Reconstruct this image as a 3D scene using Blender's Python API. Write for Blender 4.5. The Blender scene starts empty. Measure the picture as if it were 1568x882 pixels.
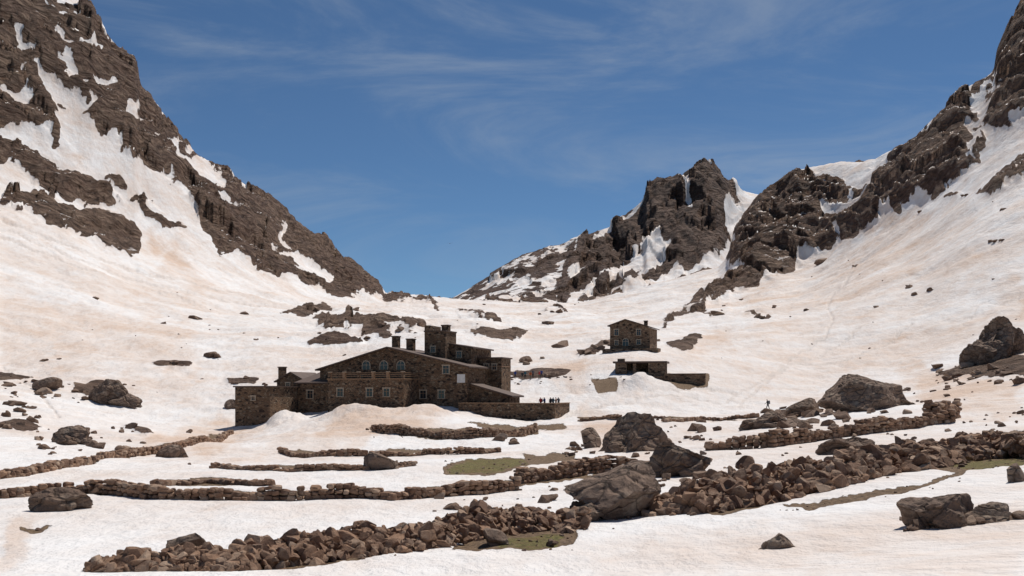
import bpy, bmesh, math, random
import numpy as np
from mathutils import Vector, Matrix, Euler
random.seed(7); rng=np.random.default_rng(7)
F=1524.0; CX=784.0; HY=600.0
scene=bpy.context.scene
# ------------------------------------------------------------ noise
GV=rng.random(65536).astype(np.float32)
def _h(i,j,k):
    return GV[((i*73856093)^(j*19349663)^(k*83492791))&65535]
def vnoise(x,y,z):
    xi=np.floor(x).astype(np.int64); yi=np.floor(y).astype(np.int64); zi=np.floor(z).astype(np.int64)
    fx=x-xi; fy=y-yi; fz=z-zi
    fx=fx*fx*(3-2*fx); fy=fy*fy*(3-2*fy); fz=fz*fz*(3-2*fz)
    def l(a,b,t): return a+(b-a)*t
    x00=l(_h(xi,yi,zi),_h(xi+1,yi,zi),fx); x10=l(_h(xi,yi+1,zi),_h(xi+1,yi+1,zi),fx)
    x01=l(_h(xi,yi,zi+1),_h(xi+1,yi,zi+1),fx); x11=l(_h(xi,yi+1,zi+1),_h(xi+1,yi+1,zi+1),fx)
    return l(l(x00,x10,fy),l(x01,x11,fy),fz)
def fbm(x,y,z,o=5,g=0.5,ridged=False):
    a=1;s=0;t=0
    for i in range(o):
        n=vnoise(x+i*17.3,y+i*9.1,z+i*5.7)
        if ridged: n=1-np.abs(2*n-1)
        s=s+a*n; t+=a; a*=g; x=x*2.03; y=y*2.03; z=z*2.03
    return s/t
def worley(x,y):
    xi=np.floor(x).astype(np.int64); yi=np.floor(y).astype(np.int64)
    best=np.full(x.shape,9.0); val=np.zeros(x.shape)
    for i in (-1,0,1):
        for j in (-1,0,1):
            cx=xi+i; cy=yi+j; a=_h(cx,cy,cx*0+3); b=_h(cx,cy,cx*0+11)
            d=(cx+a-x)**2+(cy+b-y)**2; m=d<best
            v=_h(cx,cy,cx*0+29)
            fv=v+(x-cx-a)*(a-0.5)*1.6+(y-cy-b)*(b-0.5)*1.6
            val=np.where(m,fv,val); best=np.where(m,d,best)
    return np.sqrt(best),val
def sstep(a,b,x):
    t=np.clip((x-a)/(b-a),0,1); return t*t*(3-2*t)
# ------------------------------------------------------------ polygon mask raster
MX0,MX1,MY0,MY1,MS=-320,1900,-260,960,2.5
mgx=np.arange(MX0,MX1,MS); mgy=np.arange(MY0,MY1,MS)
GX,GY=np.meshgrid(mgx,mgy)
def blurm(m,n):
    for _ in range(n):
        p=np.pad(m,1,mode='edge')
        m=(p[:-2,1:-1]+p[2:,1:-1]+p[1:-1,:-2]+p[1:-1,2:]+2*p[1:-1,1:-1])/6
    return m
def raster(polys,neg=(),blur=1,base=0.0):
    m=np.full(GX.shape,base,dtype=np.float32)
    def inside(P):
        xs=[p[0] for p in P]; ys=[p[1] for p in P]
        i0=max(0,int((min(xs)-MX0)/MS)-1); i1=min(GX.shape[1],int((max(xs)-MX0)/MS)+2)
        j0=max(0,int((min(ys)-MY0)/MS)-1); j1=min(GX.shape[0],int((max(ys)-MY0)/MS)+2)
        gx=GX[j0:j1,i0:i1]; gy=GY[j0:j1,i0:i1]
        c=np.zeros(gx.shape,bool); n=len(P)
        for k in range(n):
            x1,y1=P[k]; x2,y2=P[(k+1)%n]
            if y1==y2: continue
            c^=((gy<y1)!=(gy<y2))&(gx<(x2-x1)*(gy-y1)/(y2-y1)+x1)
        return (slice(j0,j1),slice(i0,i1)),c
    for P in polys:
        s,c=inside(P); m[s][c]=1
    for P in neg:
        s,c=inside(P); m[s][c]=0
    return blurm(m,blur)
def samp(m,px,py):
    fx=np.clip((px-MX0)/MS,0,m.shape[1]-1.001); fy=np.clip((py-MY0)/MS,0,m.shape[0]-1.001)
    i=fx.astype(int); j=fy.astype(int); a=fx-i; b=fy-j
    return (m[j,i]*(1-a)+m[j,i+1]*a)*(1-b)+(m[j+1,i]*(1-a)+m[j+1,i+1]*a)*b
# ------------------------------------------------------------ grid mesh
def grid_mesh(name,X,Y,Z,attrs,mat):
    nr,nc=X.shape
    co=np.stack([X,Y,Z],-1).reshape(-1,3).astype(np.float32)
    idx=np.arange(nr*nc).reshape(nr,nc)
    q=np.stack([idx[:-1,:-1],idx[:-1,1:],idx[1:,1:],idx[1:,:-1]],-1).reshape(-1,4)
    me=bpy.data.meshes.new(name)
    me.vertices.add(len(co)); me.vertices.foreach_set('co',co.ravel())
    me.loops.add(q.size); me.loops.foreach_set('vertex_index',q.ravel().astype(np.int32))
    me.polygons.add(len(q)); me.polygons.foreach_set('loop_start',np.arange(0,q.size,4,dtype=np.int32))
    me.update(calc_edges=True)
    me.polygons.foreach_set('use_smooth',np.ones(len(q),bool))
    for k,v in attrs.items():
        a=me.attributes.new(k,'FLOAT','POINT'); a.data.foreach_set('value',v.ravel().astype(np.float32))
    me.materials.append(mat)
    ob=bpy.data.objects.new(name,me); scene.collection.objects.link(ob); return ob
def pchip_rows(K,counts):
    d=K[1:]-K[:-1]
    m=np.zeros_like(K); p=d[1:]*d[:-1]
    m[1:-1]=np.where(p>0,2*p/np.where(np.abs(d[1:]+d[:-1])<1e-9,1,d[1:]+d[:-1]),0)
    m[0]=d[0]; m[-1]=d[-1]
    out=[]
    for k,n in enumerate(counts):
        for i in range(n):
            t=i/n; t2=t*t; t3=t2*t
            out.append((2*t3-3*t2+1)*K[k]+(t3-2*t2+t)*m[k]+(-2*t3+3*t2)*K[k+1]+(t3-t2)*m[k+1])
    out.append(K[-1]); return np.array(out)
# ------------------------------------------------------------ material helpers
def newmat(name):
    m=bpy.data.materials.new(name); m.use_nodes=True
    nt=m.node_tree; b=nt.nodes['Principled BSDF']; return m,nt,b
class N:
    def __init__(s,nt): s.nt=nt
    def node(s,t,**kw):
        n=s.nt.nodes.new(t)
        for k,v in kw.items(): setattr(n,k,v)
        return n
    def link(s,a,b): s.nt.links.new(a,b)
    def setin(s,sock,v):
        if hasattr(v,'is_output'): s.link(v,sock)
        else: sock.default_value=v
    def math(s,op,a,b=0.0,c=None,clamp=False):
        n=s.node('ShaderNodeMath',operation=op); n.use_clamp=clamp
        s.setin(n.inputs[0],a); s.setin(n.inputs[1],b)
        if c is not None: s.setin(n.inputs[2],c)
        return n.outputs[0]
    def attr(s,name):
        n=s.node('ShaderNodeAttribute'); n.attribute_name=name; return n.outputs['Fac']
    def noise(s,vec,scale,detail=6,rough=0.55,dist=0):
        n=s.node('ShaderNodeTexNoise'); s.link(vec,n.inputs['Vector'])
        n.inputs['Scale'].default_value=scale; n.inputs['Detail'].default_value=detail
        n.inputs['Roughness'].default_value=rough; n.inputs['Distortion'].default_value=dist
        return n.outputs['Fac']
    def vor(s,vec,scale,feature='F1',out='Distance'):
        n=s.node('ShaderNodeTexVoronoi',feature=feature); s.link(vec,n.inputs['Vector']); n.inputs['Scale'].default_value=scale
        return n.outputs[out]
    def warp(s,vec,scale,amt):
        n=s.node('ShaderNodeTexNoise'); s.link(vec,n.inputs['Vector']); n.inputs['Scale'].default_value=scale; n.inputs['Detail'].default_value=3
        v=s.node('ShaderNodeVectorMath',operation='MULTIPLY_ADD'); s.link(n.outputs['Color'],v.inputs[0]); v.inputs[1].default_value=(amt,)*3; s.link(vec,v.inputs[2])
        return v.outputs[0]
    def rng(s,v,a,b,c=0,d=1,smooth=False):
        n=s.node('ShaderNodeMapRange'); s.setin(n.inputs[0],v)
        if smooth: n.interpolation_type='SMOOTHSTEP'
        for i,x in enumerate((a,b,c,d)): n.inputs[1+i].default_value=x
        return n.outputs[0]
    def mix(s,f,a,b,blend='MIX'):
        n=s.node('ShaderNodeMix'); n.data_type='RGBA'; n.blend_type=blend
        s.setin(n.inputs[0],f)
        for i,v in ((6,a),(7,b)):
            if hasattr(v,'is_output'): s.link(v,n.inputs[i])
            else: n.inputs[i].default_value=(*v,1)
        return n.outputs[2]
    def vmap(s,vec,scale=(1,1,1),rot=(0,0,0)):
        n=s.node('ShaderNodeMapping'); s.link(vec,n.inputs[0]); n.inputs['Scale'].default_value=scale
        n.inputs['Rotation'].default_value=rot; return n.outputs[0]
    def bump(s,h,strength,dist,normal=None):
        n=s.node('ShaderNodeBump'); n.inputs['Strength'].default_value=strength
        n.inputs['Distance'].default_value=dist; s.link(h,n.inputs['Height'])
        if normal is not None: s.link(normal,n.inputs['Normal'])
        return n.outputs[0]
def terrain_mat(name,ta,tb,tc_,ledlo,S=1.0):
    m,nt,b=newmat(name); g=N(nt)
    geo=g.node('ShaderNodeNewGeometry'); P=geo.outputs['Position']
    sep=g.node('ShaderNodeSeparateXYZ'); g.link(geo.outputs['Normal'],sep.inputs[0]); nz=sep.outputs[2]
    n1=g.noise(P,0.09,7,0.66)
    n2=g.noise(P,0.16*S,6,0.72)
    r=g.math('ADD',g.attr('rock'),g.math('MULTIPLY',g.math('SUBTRACT',n1,0.5),1.6))
    rf=g.rng(r,0.48,0.55)
    led=g.rng(g.math('ADD',nz,g.math('MULTIPLY',g.math('SUBTRACT',n2,0.5),0.8)),ledlo,ledlo+0.05)
    led=g.math('MULTIPLY',led,g.attr('ledge'))
    rf=g.math('MULTIPLY',rf,g.math('SUBTRACT',1.0,led))
    Wp=g.warp(P,0.06*S,14/S)
    st=g.vmap(Wp,(1,0.6,2.4),(0.35,0.55,0))
    na=g.noise(Wp,0.018*S,3,0.6); nb=g.noise(st,0.2*S,7,0.72)
    vr=g.vor(st,0.16*S)
    rc=g.mix(g.rng(na,0.42,0.58),ta,tb)
    rc=g.mix(g.math('MULTIPLY',g.rng(nb,0.5,0.68),0.85),rc,tc_)
    rc=g.mix(g.math('MULTIPLY',g.rng(nb,0.48,0.34),0.85),rc,tuple(c*0.28 for c in ta))
    rc=g.mix(g.math('MULTIPLY',g.rng(vr,0.55,0.9),0.5),rc,tuple(c*0.35 for c in ta))
    nd=g.noise(g.vmap(P,(0.5,1.0,1.6),(0,0,0.35)),0.03,8,0.66,0.6)
    ne=g.noise(g.vmap(P,(1.6,0.5,1)),0.35,5,0.68)
    nf=g.noise(g.vmap(P,(1.0,0.35,0.6),(0,0,-0.5)),0.12,6,0.7,0.4)
    d=g.math('MULTIPLY',g.rng(nd,0.40,0.68),0.65)
    d=g.math('ADD',d,g.math('MULTIPLY',g.attr('dust'),g.rng(n1,0.2,0.7,0.2,0.85)))
    d=g.math('ADD',d,g.rng(ne,0.42,0.8,0,0.38))
    d=g.math('ADD',d,g.rng(nf,0.52,0.75,0,0.35),clamp=True)
    sc=g.mix(d,(0.83,0.81,0.795),(0.64,0.49,0.39))
    sc=g.mix(g.math('MULTIPLY',g.rng(g.attr('track'),0.15,0.6),g.rng(n2,0.35,0.6,0.15,0.65)),sc,(0.60,0.53,0.48))
    ng=g.noise(P,1.6,7,0.75)
    so=g.rng(g.math('ADD',g.attr('soil_undercut'),g.math('MULTIPLY',g.math('SUBTRACT',ng,0.5),1.3)),0.48,0.56)
    n5=g.noise(P,5,6,0.78); n6=g.noise(P,0.9,6,0.7)
    soc=g.mix(g.rng(n5,0.38,0.62),(0.07,0.043,0.026),(0.26,0.175,0.105))
    gf=g.rng(g.math('ADD',g.attr('grass'),g.math('MULTIPLY',g.math('SUBTRACT',n6,0.5),2.6)),0.50,0.85)
    gc=g.mix(g.rng(n5,0.38,0.62),(0.045,0.045,0.010),(0.21,0.185,0.055))
    gc=g.mix(g.rng(n6,0.5,0.62),gc,g.mix(n5,(0.09,0.055,0.02),(0.22,0.15,0.06)))
    soc=g.mix(g.math('MULTIPLY',gf,0.85),soc,gc)
    c=g.mix(rf,sc,rc); c=g.mix(so,c,soc)
    g.link(c,b.inputs['Base Color'])
    b.inputs['Roughness'].default_value=0.85; b.inputs['Specular IOR Level'].default_value=0.2
    rs=g.math('MAXIMUM',rf,so)
    hr=g.math('ADD',g.math('MULTIPLY',nb,1.0),g.math('MULTIPLY',vr,0.7))
    hr=g.math('MULTIPLY',hr,g.math('MULTIPLY',rs,g.rng(g.attr('soil_undercut'),0.2,0.5,1,0.02)))
    sh=g.math('MULTIPLY',g.noise(g.vmap(P,(1.3,0.8,1)),0.5,7,0.66),g.math('SUBTRACT',1.0,rs))
    nr=g.bump(sh,0.75,0.7)
    nr=g.bump(g.math('MULTIPLY',n5,so),0.8,0.12,nr)
    nr=g.bump(hr,1.0,6.0/S,nr)
    g.link(nr,b.inputs['Normal'])
    return m
def rock_mat(name,ca,cb,cc,scale=1.0,bd=0.25,cracks=True):
    m,nt,b=newmat(name); g=N(nt)
    geo=g.node('ShaderNodeNewGeometry'); P=geo.outputs['Position']
    rnd=g.attr('rnd')
    n1=g.noise(P,1.1*scale,7,0.7); n2=g.noise(g.vmap(P,(1,1,2),(0.5,0.3,0)),4*scale,6,0.75); n3=g.noise(P,0.5*scale,2,0.5)
    c=g.mix(g.rng(rnd,0.15,0.85),ca,cb)
    c=g.mix(g.math('MULTIPLY',g.rng(n1,0.50,0.66),0.8),c,cc)
    c=g.mix(g.math('MULTIPLY',g.rng(n2,0.48,0.3),0.8),c,tuple(v*0.35 for v in ca))
    c=g.mix(g.math('MULTIPLY',g.rng(n3,0.52,0.68),0.4),c,tuple(v*0.6 for v in cb))
    if not cracks: c=g.mix(g.math('MULTIPLY',g.rng(rnd,0.84,0.95),0.7),c,tuple(v*1.1 for v in cc))
    h=g.noise(P,2.2*scale,8,0.72)
    if cracks:
        W=g.warp(P,1.2*scale,0.5/scale)
        cr=g.vor(g.vmap(W,(1,1,1.7),(0.4,0.3,0)),0.9*scale,'DISTANCE_TO_EDGE')
        c=g.mix(g.rng(cr,0.035,0.0,0,0.7),c,tuple(v*0.2 for v in ca))
        h=g.math('ADD',h,g.math('MULTIPLY',g.rng(cr,0,0.12),0.5))
        h=g.math('ADD',h,g.math('MULTIPLY',g.vor(W,2.2*scale),0.5))
    g.link(c,b.inputs['Base Color']); b.inputs['Roughness'].default_value=0.85; b.inputs['Specular IOR Level'].default_value=0.2
    g.link(g.bump(h,0.9,bd),b.inputs['Normal'])
    return m
def masonry_mat(name,ca,cb,mortar,sc=2.2):
    m,nt,b=newmat(name); g=N(nt)
    geo=g.node('ShaderNodeNewGeometry'); P=geo.outputs['Position']
    V=g.vmap(P,(sc,sc,sc*1.7)); W=g.warp(V,1.5,0.35)
    v1=g.node('ShaderNodeTexVoronoi'); g.link(W,v1.inputs['Vector']); v1.inputs['Scale'].default_value=1
    ed=g.vor(W,1,'DISTANCE_TO_EDGE')
    s=g.node('ShaderNodeSeparateColor'); g.link(v1.outputs['Color'],s.inputs[0])
    c=g.mix(s.outputs[0],ca,cb)
    c=g.mix(g.rng(s.outputs[1],0.72,0.9),c,(0.30,0.22,0.15))
    c=g.mix(g.rng(s.outputs[2],0.75,0.9),c,(0.045,0.03,0.024))
    c=g.mix(g.rng(ed,0.09,0.02),c,mortar)
    big=g.noise(P,0.35,5,0.6)
    c=g.mix(g.rng(big,0.35,0.7,0.35,0.0),c,(0.05,0.032,0.022))
    g.link(c,b.inputs['Base Color']); b.inputs['Roughness'].default_value=0.9; b.inputs['Specular IOR Level'].default_value=0.2
    g.link(g.bump(g.rng(ed,0.0,0.2),0.9,0.08),b.inputs['Normal'])
    return m
def plain_mat(name,ca,cb=None,scale=3,rough=0.8,stretch=(1,1,1)):
    m,nt,b=newmat(name); g=N(nt)
    geo=g.node('ShaderNodeNewGeometry'); P=geo.outputs['Position']
    n=g.noise(g.vmap(P,stretch),scale,6,0.65)
    g.link(g.mix(g.rng(n,0.3,0.7),ca,cb or tuple(v*0.6 for v in ca)),b.inputs['Base Color'])
    b.inputs['Roughness'].default_value=rough
    g.link(g.bump(n,0.4,0.03),b.inputs['Normal'])
    return m
# ------------------------------------------------------------ TERRAIN
cols=np.concatenate([np.arange(-560,-30,12),np.arange(-30,1600,1.7),np.arange(1600,2160,12)])
T={'px':[-560,0,100,200,350,500,650,800,950,1100,1250,1400,1568,2160],
'A':[868,872,872,872,872,872,872,870,866,852,835,815,795,720],
'B':[770,778,779,780,780,780,780,778,774,760,742,725,712,640],
'C':[712,722,723,724,726,724,724,724,722,712,700,688,678,600],
'D':[650,668,674,682,688,682,680,678,674,664,652,640,622,520],
'E':[570,618,632,650,668,640,632,645,638,634,625,608,565,430],
'F':[450,555,562,572,582,580,580,575,548,560,570,545,480,300],
'G':[250,430,455,480,505,512,508,520,512,505,480,430,340,100],
'H':[30,250,300,365,425,468,482,485,478,455,410,340,200,-50]}
YH={'px':T['px'],'G':[280,300,305,310,320,320,320,320,320,320,320,310,290,270],
 'H':[370,400,420,440,480,520,520,540,540,540,560,450,400,400]}
crest=[(-560,-330),(-200,-180),(0,-60),(60,-25),(95,0),(140,15),(150,40),(185,85),(207,95),(215,140),(240,165),(262,200),(300,245),(335,265),(350,270),(395,310),(430,335),(470,372),(500,380),(530,410),(560,432),(590,456),(640,459),(700,463),(780,468),(870,470),(900,466),(960,452),(1040,430),(1100,412),(1116,398),(1122,370),(1140,330),(1165,303),(1190,290),(1215,268),(1240,262),(1290,253),(1340,250),(1360,240),(1400,222),(1425,195),(1450,172),(1470,150),(1500,138),(1522,120),(1526,98),(1535,80),(1550,50),(1568,20),(1620,-40),(1800,-150),(2160,-320)]
crY=[(-560,450),(0,520),(100,540),(200,570),(350,650),(500,850),(590,1000),(650,900),(800,850),(950,850),(1100,850),(1125,800),(1250,750),(1400,600),(1568,520),(2160,500)]
def smooth1(a,w):
    k=np.exp(-np.linspace(-2,2,2*w+1)**2); k/=k.sum()
    return np.convolve(np.pad(a,w,mode='edge'),k,mode='valid')
def ip(key,tab=T): return smooth1(np.interp(cols,tab['px'],tab[key]),30)
one=np.ones_like(cols)
KY=[-60*one,0*one,14*one,24*one,40*one,60*one,100*one,150*one,210*one,ip('G',YH),ip('H',YH)]
KZ=[-1.9*one,-1.9*one]
zA=(HY-ip('A'))/F*24
KZ.append(zA*0.5-1.0)
for k,Yk in zip('ABCDEFGH',KY[3:]): KZ.append((HY-ip(k))/F*Yk)
cY=smooth1(np.interp(cols,*zip(*crY)),6); cP=np.interp(cols,*zip(*crest))
cz=(HY-cP)/F*cY
KY.append(cY); KZ.append(cz); KY.append(cY+160); KZ.append(cz-90)
KY=np.array(KY); KZ=np.array(KZ)
counts=[3,3,12,75,60,60,50,50,60,110,200,20]
Yg=pchip_rows(KY,counts); Zg=pchip_rows(KZ,counts)
Tr=np.concatenate([np.arange(n)/n+k for k,n in enumerate(counts)]+[[12.0]])[:,None]*np.ones_like(Yg)
U=(cols-CX)/F
Xg=U[None,:]*np.maximum(Yg,14)
PXg=np.broadcast_to(cols[None,:],Yg.shape)
PYg=HY-F*Zg/np.maximum(Yg,14)
rock_pos=[
 [(-600,-500),(75,-90),(100,-5),(150,10),(165,50),(210,88),(225,140),(270,195),(305,240),(350,262),(400,305),(435,330),(475,365),(505,375),(535,405),(565,428),(592,452),(592,460),(540,455),(495,444),(465,436),(430,412),(395,400),(350,385),(325,370),(300,325),(270,290),(235,262),(205,240),(150,205),(110,150),(60,112),(0,100),(-600,60)],
 [(-600,90),(0,95),(45,115),(85,160),(95,215),(60,205),(0,190),(-600,200)],
 [(-300,215),(0,205),(50,222),(95,262),(60,270),(0,245),(-300,260)],
 [(140,208),(205,222),(240,270),(195,290),(160,275),(140,245)],
 [(50,262),(120,272),(190,304),(170,316),(110,304),(55,288)],
 [(8,288),(70,298),(118,322),(134,352),(100,356),(50,320),(8,312)],
 [(112,322),(180,331),(216,355),(200,390),(160,376),(116,352)],
 [(205,303),(265,316),(302,347),(240,350)],
 [(325,345),(390,380),(430,405),(470,430),(420,422),(350,390)],
 [(60,200),(90,210),(100,225),(70,218)],[(85,100),(110,125),(120,150),(100,140)],
 [(-300,330),(-60,320),(0,330),(-60,350),(-300,370)],
 [(1340,255),(1360,238),(1400,218),(1430,185),(1475,146),(1525,115),(1522,90),(1560,10),(1700,-120),(2200,-340),(2200,60),(1700,130),(1568,190),(1510,208),(1485,262),(1440,285),(1350,322),(1312,326),(1328,288)],
 [(1165,300),(1200,278),(1230,262),(1258,272),(1295,282),(1325,300),(1290,314),(1268,352),(1218,390),(1150,418),(1113,402),(1116,365),(1138,330)],
 [(1120,418),(1180,410),(1240,372),(1330,318),(1405,298),(1330,345),(1260,384),(1190,424),(1130,444),(1060,470),(1040,478)],
 [(1010,493),(1090,462),(1180,425),(1172,432),(1090,470),(1030,495)],
 [(1500,290),(1560,245),(1620,230),(1620,252),(1560,278),(1510,298)],
 [(1390,298),(1450,280),(1440,290),(1395,308)],
 [(1450,300),(1485,296),(1480,302),(1452,305)],
 [(425,482),(490,468),(505,484),(470,487)],
 [(480,492),(560,484),(600,492),(650,502),(640,512),(560,506),(500,506)],
 [(465,526),(515,514),(560,525),(540,532),(490,530)],
 [(560,508),(600,512),(590,525),(555,522)],
 [(585,454),(640,457),(690,466),(660,469),(600,463)],
 [(700,508),(805,509),(800,518),(780,524),(740,516)],
 [(690,480),(770,488),(760,492),(700,486)],[(830,474),(870,476),(865,481),(835,480)],
 [(880,545),(930,520),(940,525),(910,545)],
 [(1050,545),(1010,520),(1000,528),(1040,522),(1080,512)],
 [(770,572),(830,566),(876,570),(860,582),(800,584)],
 [(-200,575),(0,572),(55,578),(30,584),(-200,590)],
 [(228,556),(265,552),(302,556),(290,564),(240,565)],
 [(0,650),(40,645),(70,655),(30,662)],[(185,650),(215,655),(245,668),(215,664)],
 [(110,590),(160,585),(150,610),(115,605)],
 [(345,580),(400,578),(390,590),(350,588)],
 [(1425,578),(1500,550),(1600,543),(1620,572),(1500,580)],
 [(1140,487),(1165,478),(1175,484),(1150,490)],
]
rock_neg=[
 [(42,108),(88,118),(125,148),(155,165),(128,172),(150,190),(190,232),(235,265),(265,290),(300,325),(325,368),(300,365),(250,330),(215,300),(180,272),(140,262),(110,225),(88,205),(95,170),(60,135)],
 [(0,188),(60,198),(100,232),(130,250),(90,255),(40,225),(0,212)],
 [(262,222),(330,262),(350,290),(345,302),(305,275),(268,240)],
 [(15,65),(58,78),(45,95),(20,88)],
 [(78,55),(150,65),(168,78),(120,78)],
 [(72,10),(112,15),(138,32),(100,30)],
 [(185,158),(222,178),(225,190),(190,182)],
 [(85,88),(125,112),(140,138),(110,118)],
 [(140,118),(175,135),(168,142),(150,135)],
 [(40,0),(70,-20),(110,-30),(80,0)],[(0,135),(35,140),(60,165),(30,160)],
 [(420,345),(450,375),(455,385),(425,362)],[(425,374),(520,432),(500,434),(440,402)],
 [(325,305),(375,322),(360,335),(330,318)],
 [(230,200),(255,215),(258,230),(235,215)],
 [(1488,150),(1530,128),(1515,150),(1498,185),(1500,210),(1482,245),(1470,262),(1482,210),(1490,180)],
 [(1300,252),(1345,252),(1338,275),(1320,300),(1300,320),(1285,312),(1318,295),(1290,282),(1255,276),(1235,264)],
 [(1500,198),(1568,182),(1568,196),(1510,225)],
 [(1265,310),(1290,322),(1260,348)],
]
mR=raster(rock_pos,rock_neg,2); mRb=blurm(mR,14)
dust_p=[[(60,535),(110,515),(170,525),(120,545),(70,545)],[(230,560),(320,565),(310,590),(250,590)],[(230,350),(270,380),(340,450),(300,450),(250,410)],[(490,660),(520,625),(600,618),(700,640),(640,660),(420,700),(380,690)],[(1060,520),(1130,505),(1100,540),(1040,545)],[(1300,340),(1400,325),(1390,350),(1310,365)],[(1380,560),(1568,590),(1568,640),(1400,610)],[(820,560),(900,540),(900,600),(840,600)],[(100,225),(140,240),(130,265),(100,245)],[(0,800),(60,790),(40,860),(0,870)],[(300,640),(420,650),(350,690),(200,690)],[(880,620),(1000,650),(1000,700),(900,680)],[(1500,440),(1568,420),(1568,480)]]
mD=np.maximum(raster(dust_p,(),12)*0.75,raster([[(1000,830),(1568,760),(1568,880),(900,880)],[(1150,440),(1500,300),(1500,400),(1150,520)],[(0,450),(300,500),(300,620),(0,560)]],(),20)*0.35)
soil_undercut_p=[[(730,818),(780,815),(885,812),(880,835),(830,845),(760,848),(690,845)],
 [(1190,774),(1260,762),(1340,747),(1410,738),(1485,714),(1475,724),(1400,746),(1320,762),(1240,778)],  # dark shaded undercut of a snow lip, painted in with the soil colour
 [(1270,872),(1330,860),(1440,868),(1470,885),(1270,890)],[(1360,885),(1568,855),(1568,900),(1360,900)],
 [(675,718),(720,703),(800,700),(815,716),(760,728),(680,728)],[(800,695),(880,690),(880,704),(810,715)],
 [(1000,765),(1050,745),(1090,768),(1060,782),(1010,785)],
 [(1400,710),(1480,695),(1568,690),(1568,708),(1500,718),(1440,718)],
 [(20,808),(85,804),(60,815)],
 [(-40,752),(250,750),(530,756),(800,738),(980,716),(980,722),(800,745),(530,763),(250,760),(-40,762)],
 [(240,736),(330,730),(420,736),(400,744),(260,744)],
 [(150,886),(270,855),(460,838),(650,812),(760,795),(880,790),(880,812),(730,826),(600,848),(480,866),(300,885),(200,895)],
 [(1040,775),(1180,722),(1360,695),(1470,672),(1568,658),(1620,650),(1620,680),(1568,692),(1400,708),(1280,738),(1180,770),(1100,790)],
 [(1120,672),(1250,662),(1470,635),(1470,642),(1250,670),(1120,682)],
 [(565,655),(820,653),(830,666),(700,671),(570,662)],[(425,688),(770,682),(770,687),(600,694),(430,694)],[(320,712),(560,714),(560,718),(340,718)],
 [(885,640),(1110,640),(1160,636),(1100,645),(885,643)],
 [(-40,728),(120,710),(355,660),(355,664),(120,714),(-40,732)],
 [(905,580),(945,578),(945,600),(912,602)],[(1015,572),(1085,574),(1085,590),(1040,592),(1010,582)],[(700,645),(865,650),(870,656),(740,652)]]
mS=raster(soil_undercut_p,(),1); mSb=blurm(mS,9)
grass_p=[[(678,720),(725,702),(800,702),(812,714),(760,726),(690,728)],[(1300,872),(1440,868),(1568,862),(1568,900),(1300,900)],[(1440,702),(1568,694),(1568,720),(1500,722)],[(1020,765),(1050,758),(1065,775),(1030,780)],[(770,822),(870,818),(850,842),(760,844)]]
mG=raster(grass_p,(),2)
def strip(pts,w):
    out=[]
    for (x1,y1),(x2,y2) in zip(pts[:-1],pts[1:]):
        L=math.hypot(x2-x1,y2-y1); nx,ny=-(y2-y1)/L*w,(x2-x1)/L*w
        out.append([(x1+nx,y1+ny),(x2+nx,y2+ny),(x2-nx,y2-ny),(x1-nx,y1-ny)])
    return out
trk=[]
for pts in ([(0,338),(90,372),(200,408),(330,442),(430,466),(520,476)],[(0,352),(120,396),(260,440),(400,470)],[(0,365),(150,420),(330,470)],
  [(1128,622),(1165,590),(1200,560),(1225,540),(1262,520),(1275,495),(1268,470),(1290,440),(1310,405)],[(1200,560),(1280,560),(1350,530),(1400,500)],[(1110,610),(1180,575),(1250,545),(1330,500)],
  [(1470,500),(1500,470),(1560,455)],[(990,600),(1060,590),(1130,600)],[(0,560),(60,600),(90,640)],[(860,640),(930,618),(1010,605),(1110,612)]):
    trk+=strip(pts,1.6)
mT=raster(trk,(),0)
zz=PXg*0
wx=(fbm(PXg/26,PYg/18,zz,4)-0.5); wy=(fbm(PXg/26+50,PYg/18+9,zz,4)-0.5)
far=sstep(560,470,PYg)
amp=8+26*far
rk=samp(mR,PXg+wx*amp*1.6,PYg+wy*amp); rkb=samp(mRb,PXg,PYg)
rk=np.where(Tr>11.02,1.0,rk); rkb=np.where(Tr>11.02,1.0,rkb)
so=samp(mS,PXg+wx*14,PYg+wy*8); gr=samp(mG,PXg+wx*14,PYg+wy*8); du=samp(mD,PXg+wx*60,PYg+wy*40); tr=samp(mT,PXg+wx*18,PYg+wy*12)*(1-rk)
sob=samp(mSb,PXg+wx*14,PYg+wy*8)*(Tr>3.0)
so=so*(Tr>3.0)
dz=np.gradient(Zg,axis=0)/np.maximum(np.gradient(Yg,axis=0),1e-3)
ledge=sstep(0.28,0.5,dz)
n_big=fbm(Xg/55,Yg/55,Zg/40,5,0.55,True)
n_mid=fbm(Xg/14+Zg/30,Yg/22,Zg/7+Xg/20,5,0.6,True)
w1,c1=worley((Xg+0.4*Zg)/26+wx*0.8,(Zg+0.3*Xg)/17+wy*0.8)
w2,c2=worley((Xg+0.5*Zg)/9+wx*1.5,(Zg+0.3*Xg)/6+wy*1.5)
crestf=1-0.5*np.exp(-((Tr-11)/0.25)**2)
damp=sstep(180,400,Yg)
mid_k=rkb*(0.35+0.65*rk)
disp=mid_k*crestf*damp*Yg*(0.023*(n_big-0.45)+0.009*(n_mid-0.5)+0.012*(c1-0.5)+0.006*(c2-0.5)+0.003)
disp+=rk*(1-damp)*(0.8*(n_mid-0.35)+0.2)
sn=fbm(Xg/16,Yg/22,zz,4)-0.5
sn2=fbm(Xg/3.2,Yg/4.0,zz+4,4,0.55)-0.5
runl=(fbm((Xg+Yg*0.15)/9,Yg/80,Zg/80,3)-0.5)
disp+=(1-rk)*(sn*1.3*np.clip(Yg/120,0.25,4)+sn2*np.clip(0.34*Yg/60,0.14,0.75))
disp+=(1-rk)*runl*1.8*ledge
disp-=tr*0.25*np.clip(Yg/200,0.5,1.5)
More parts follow.
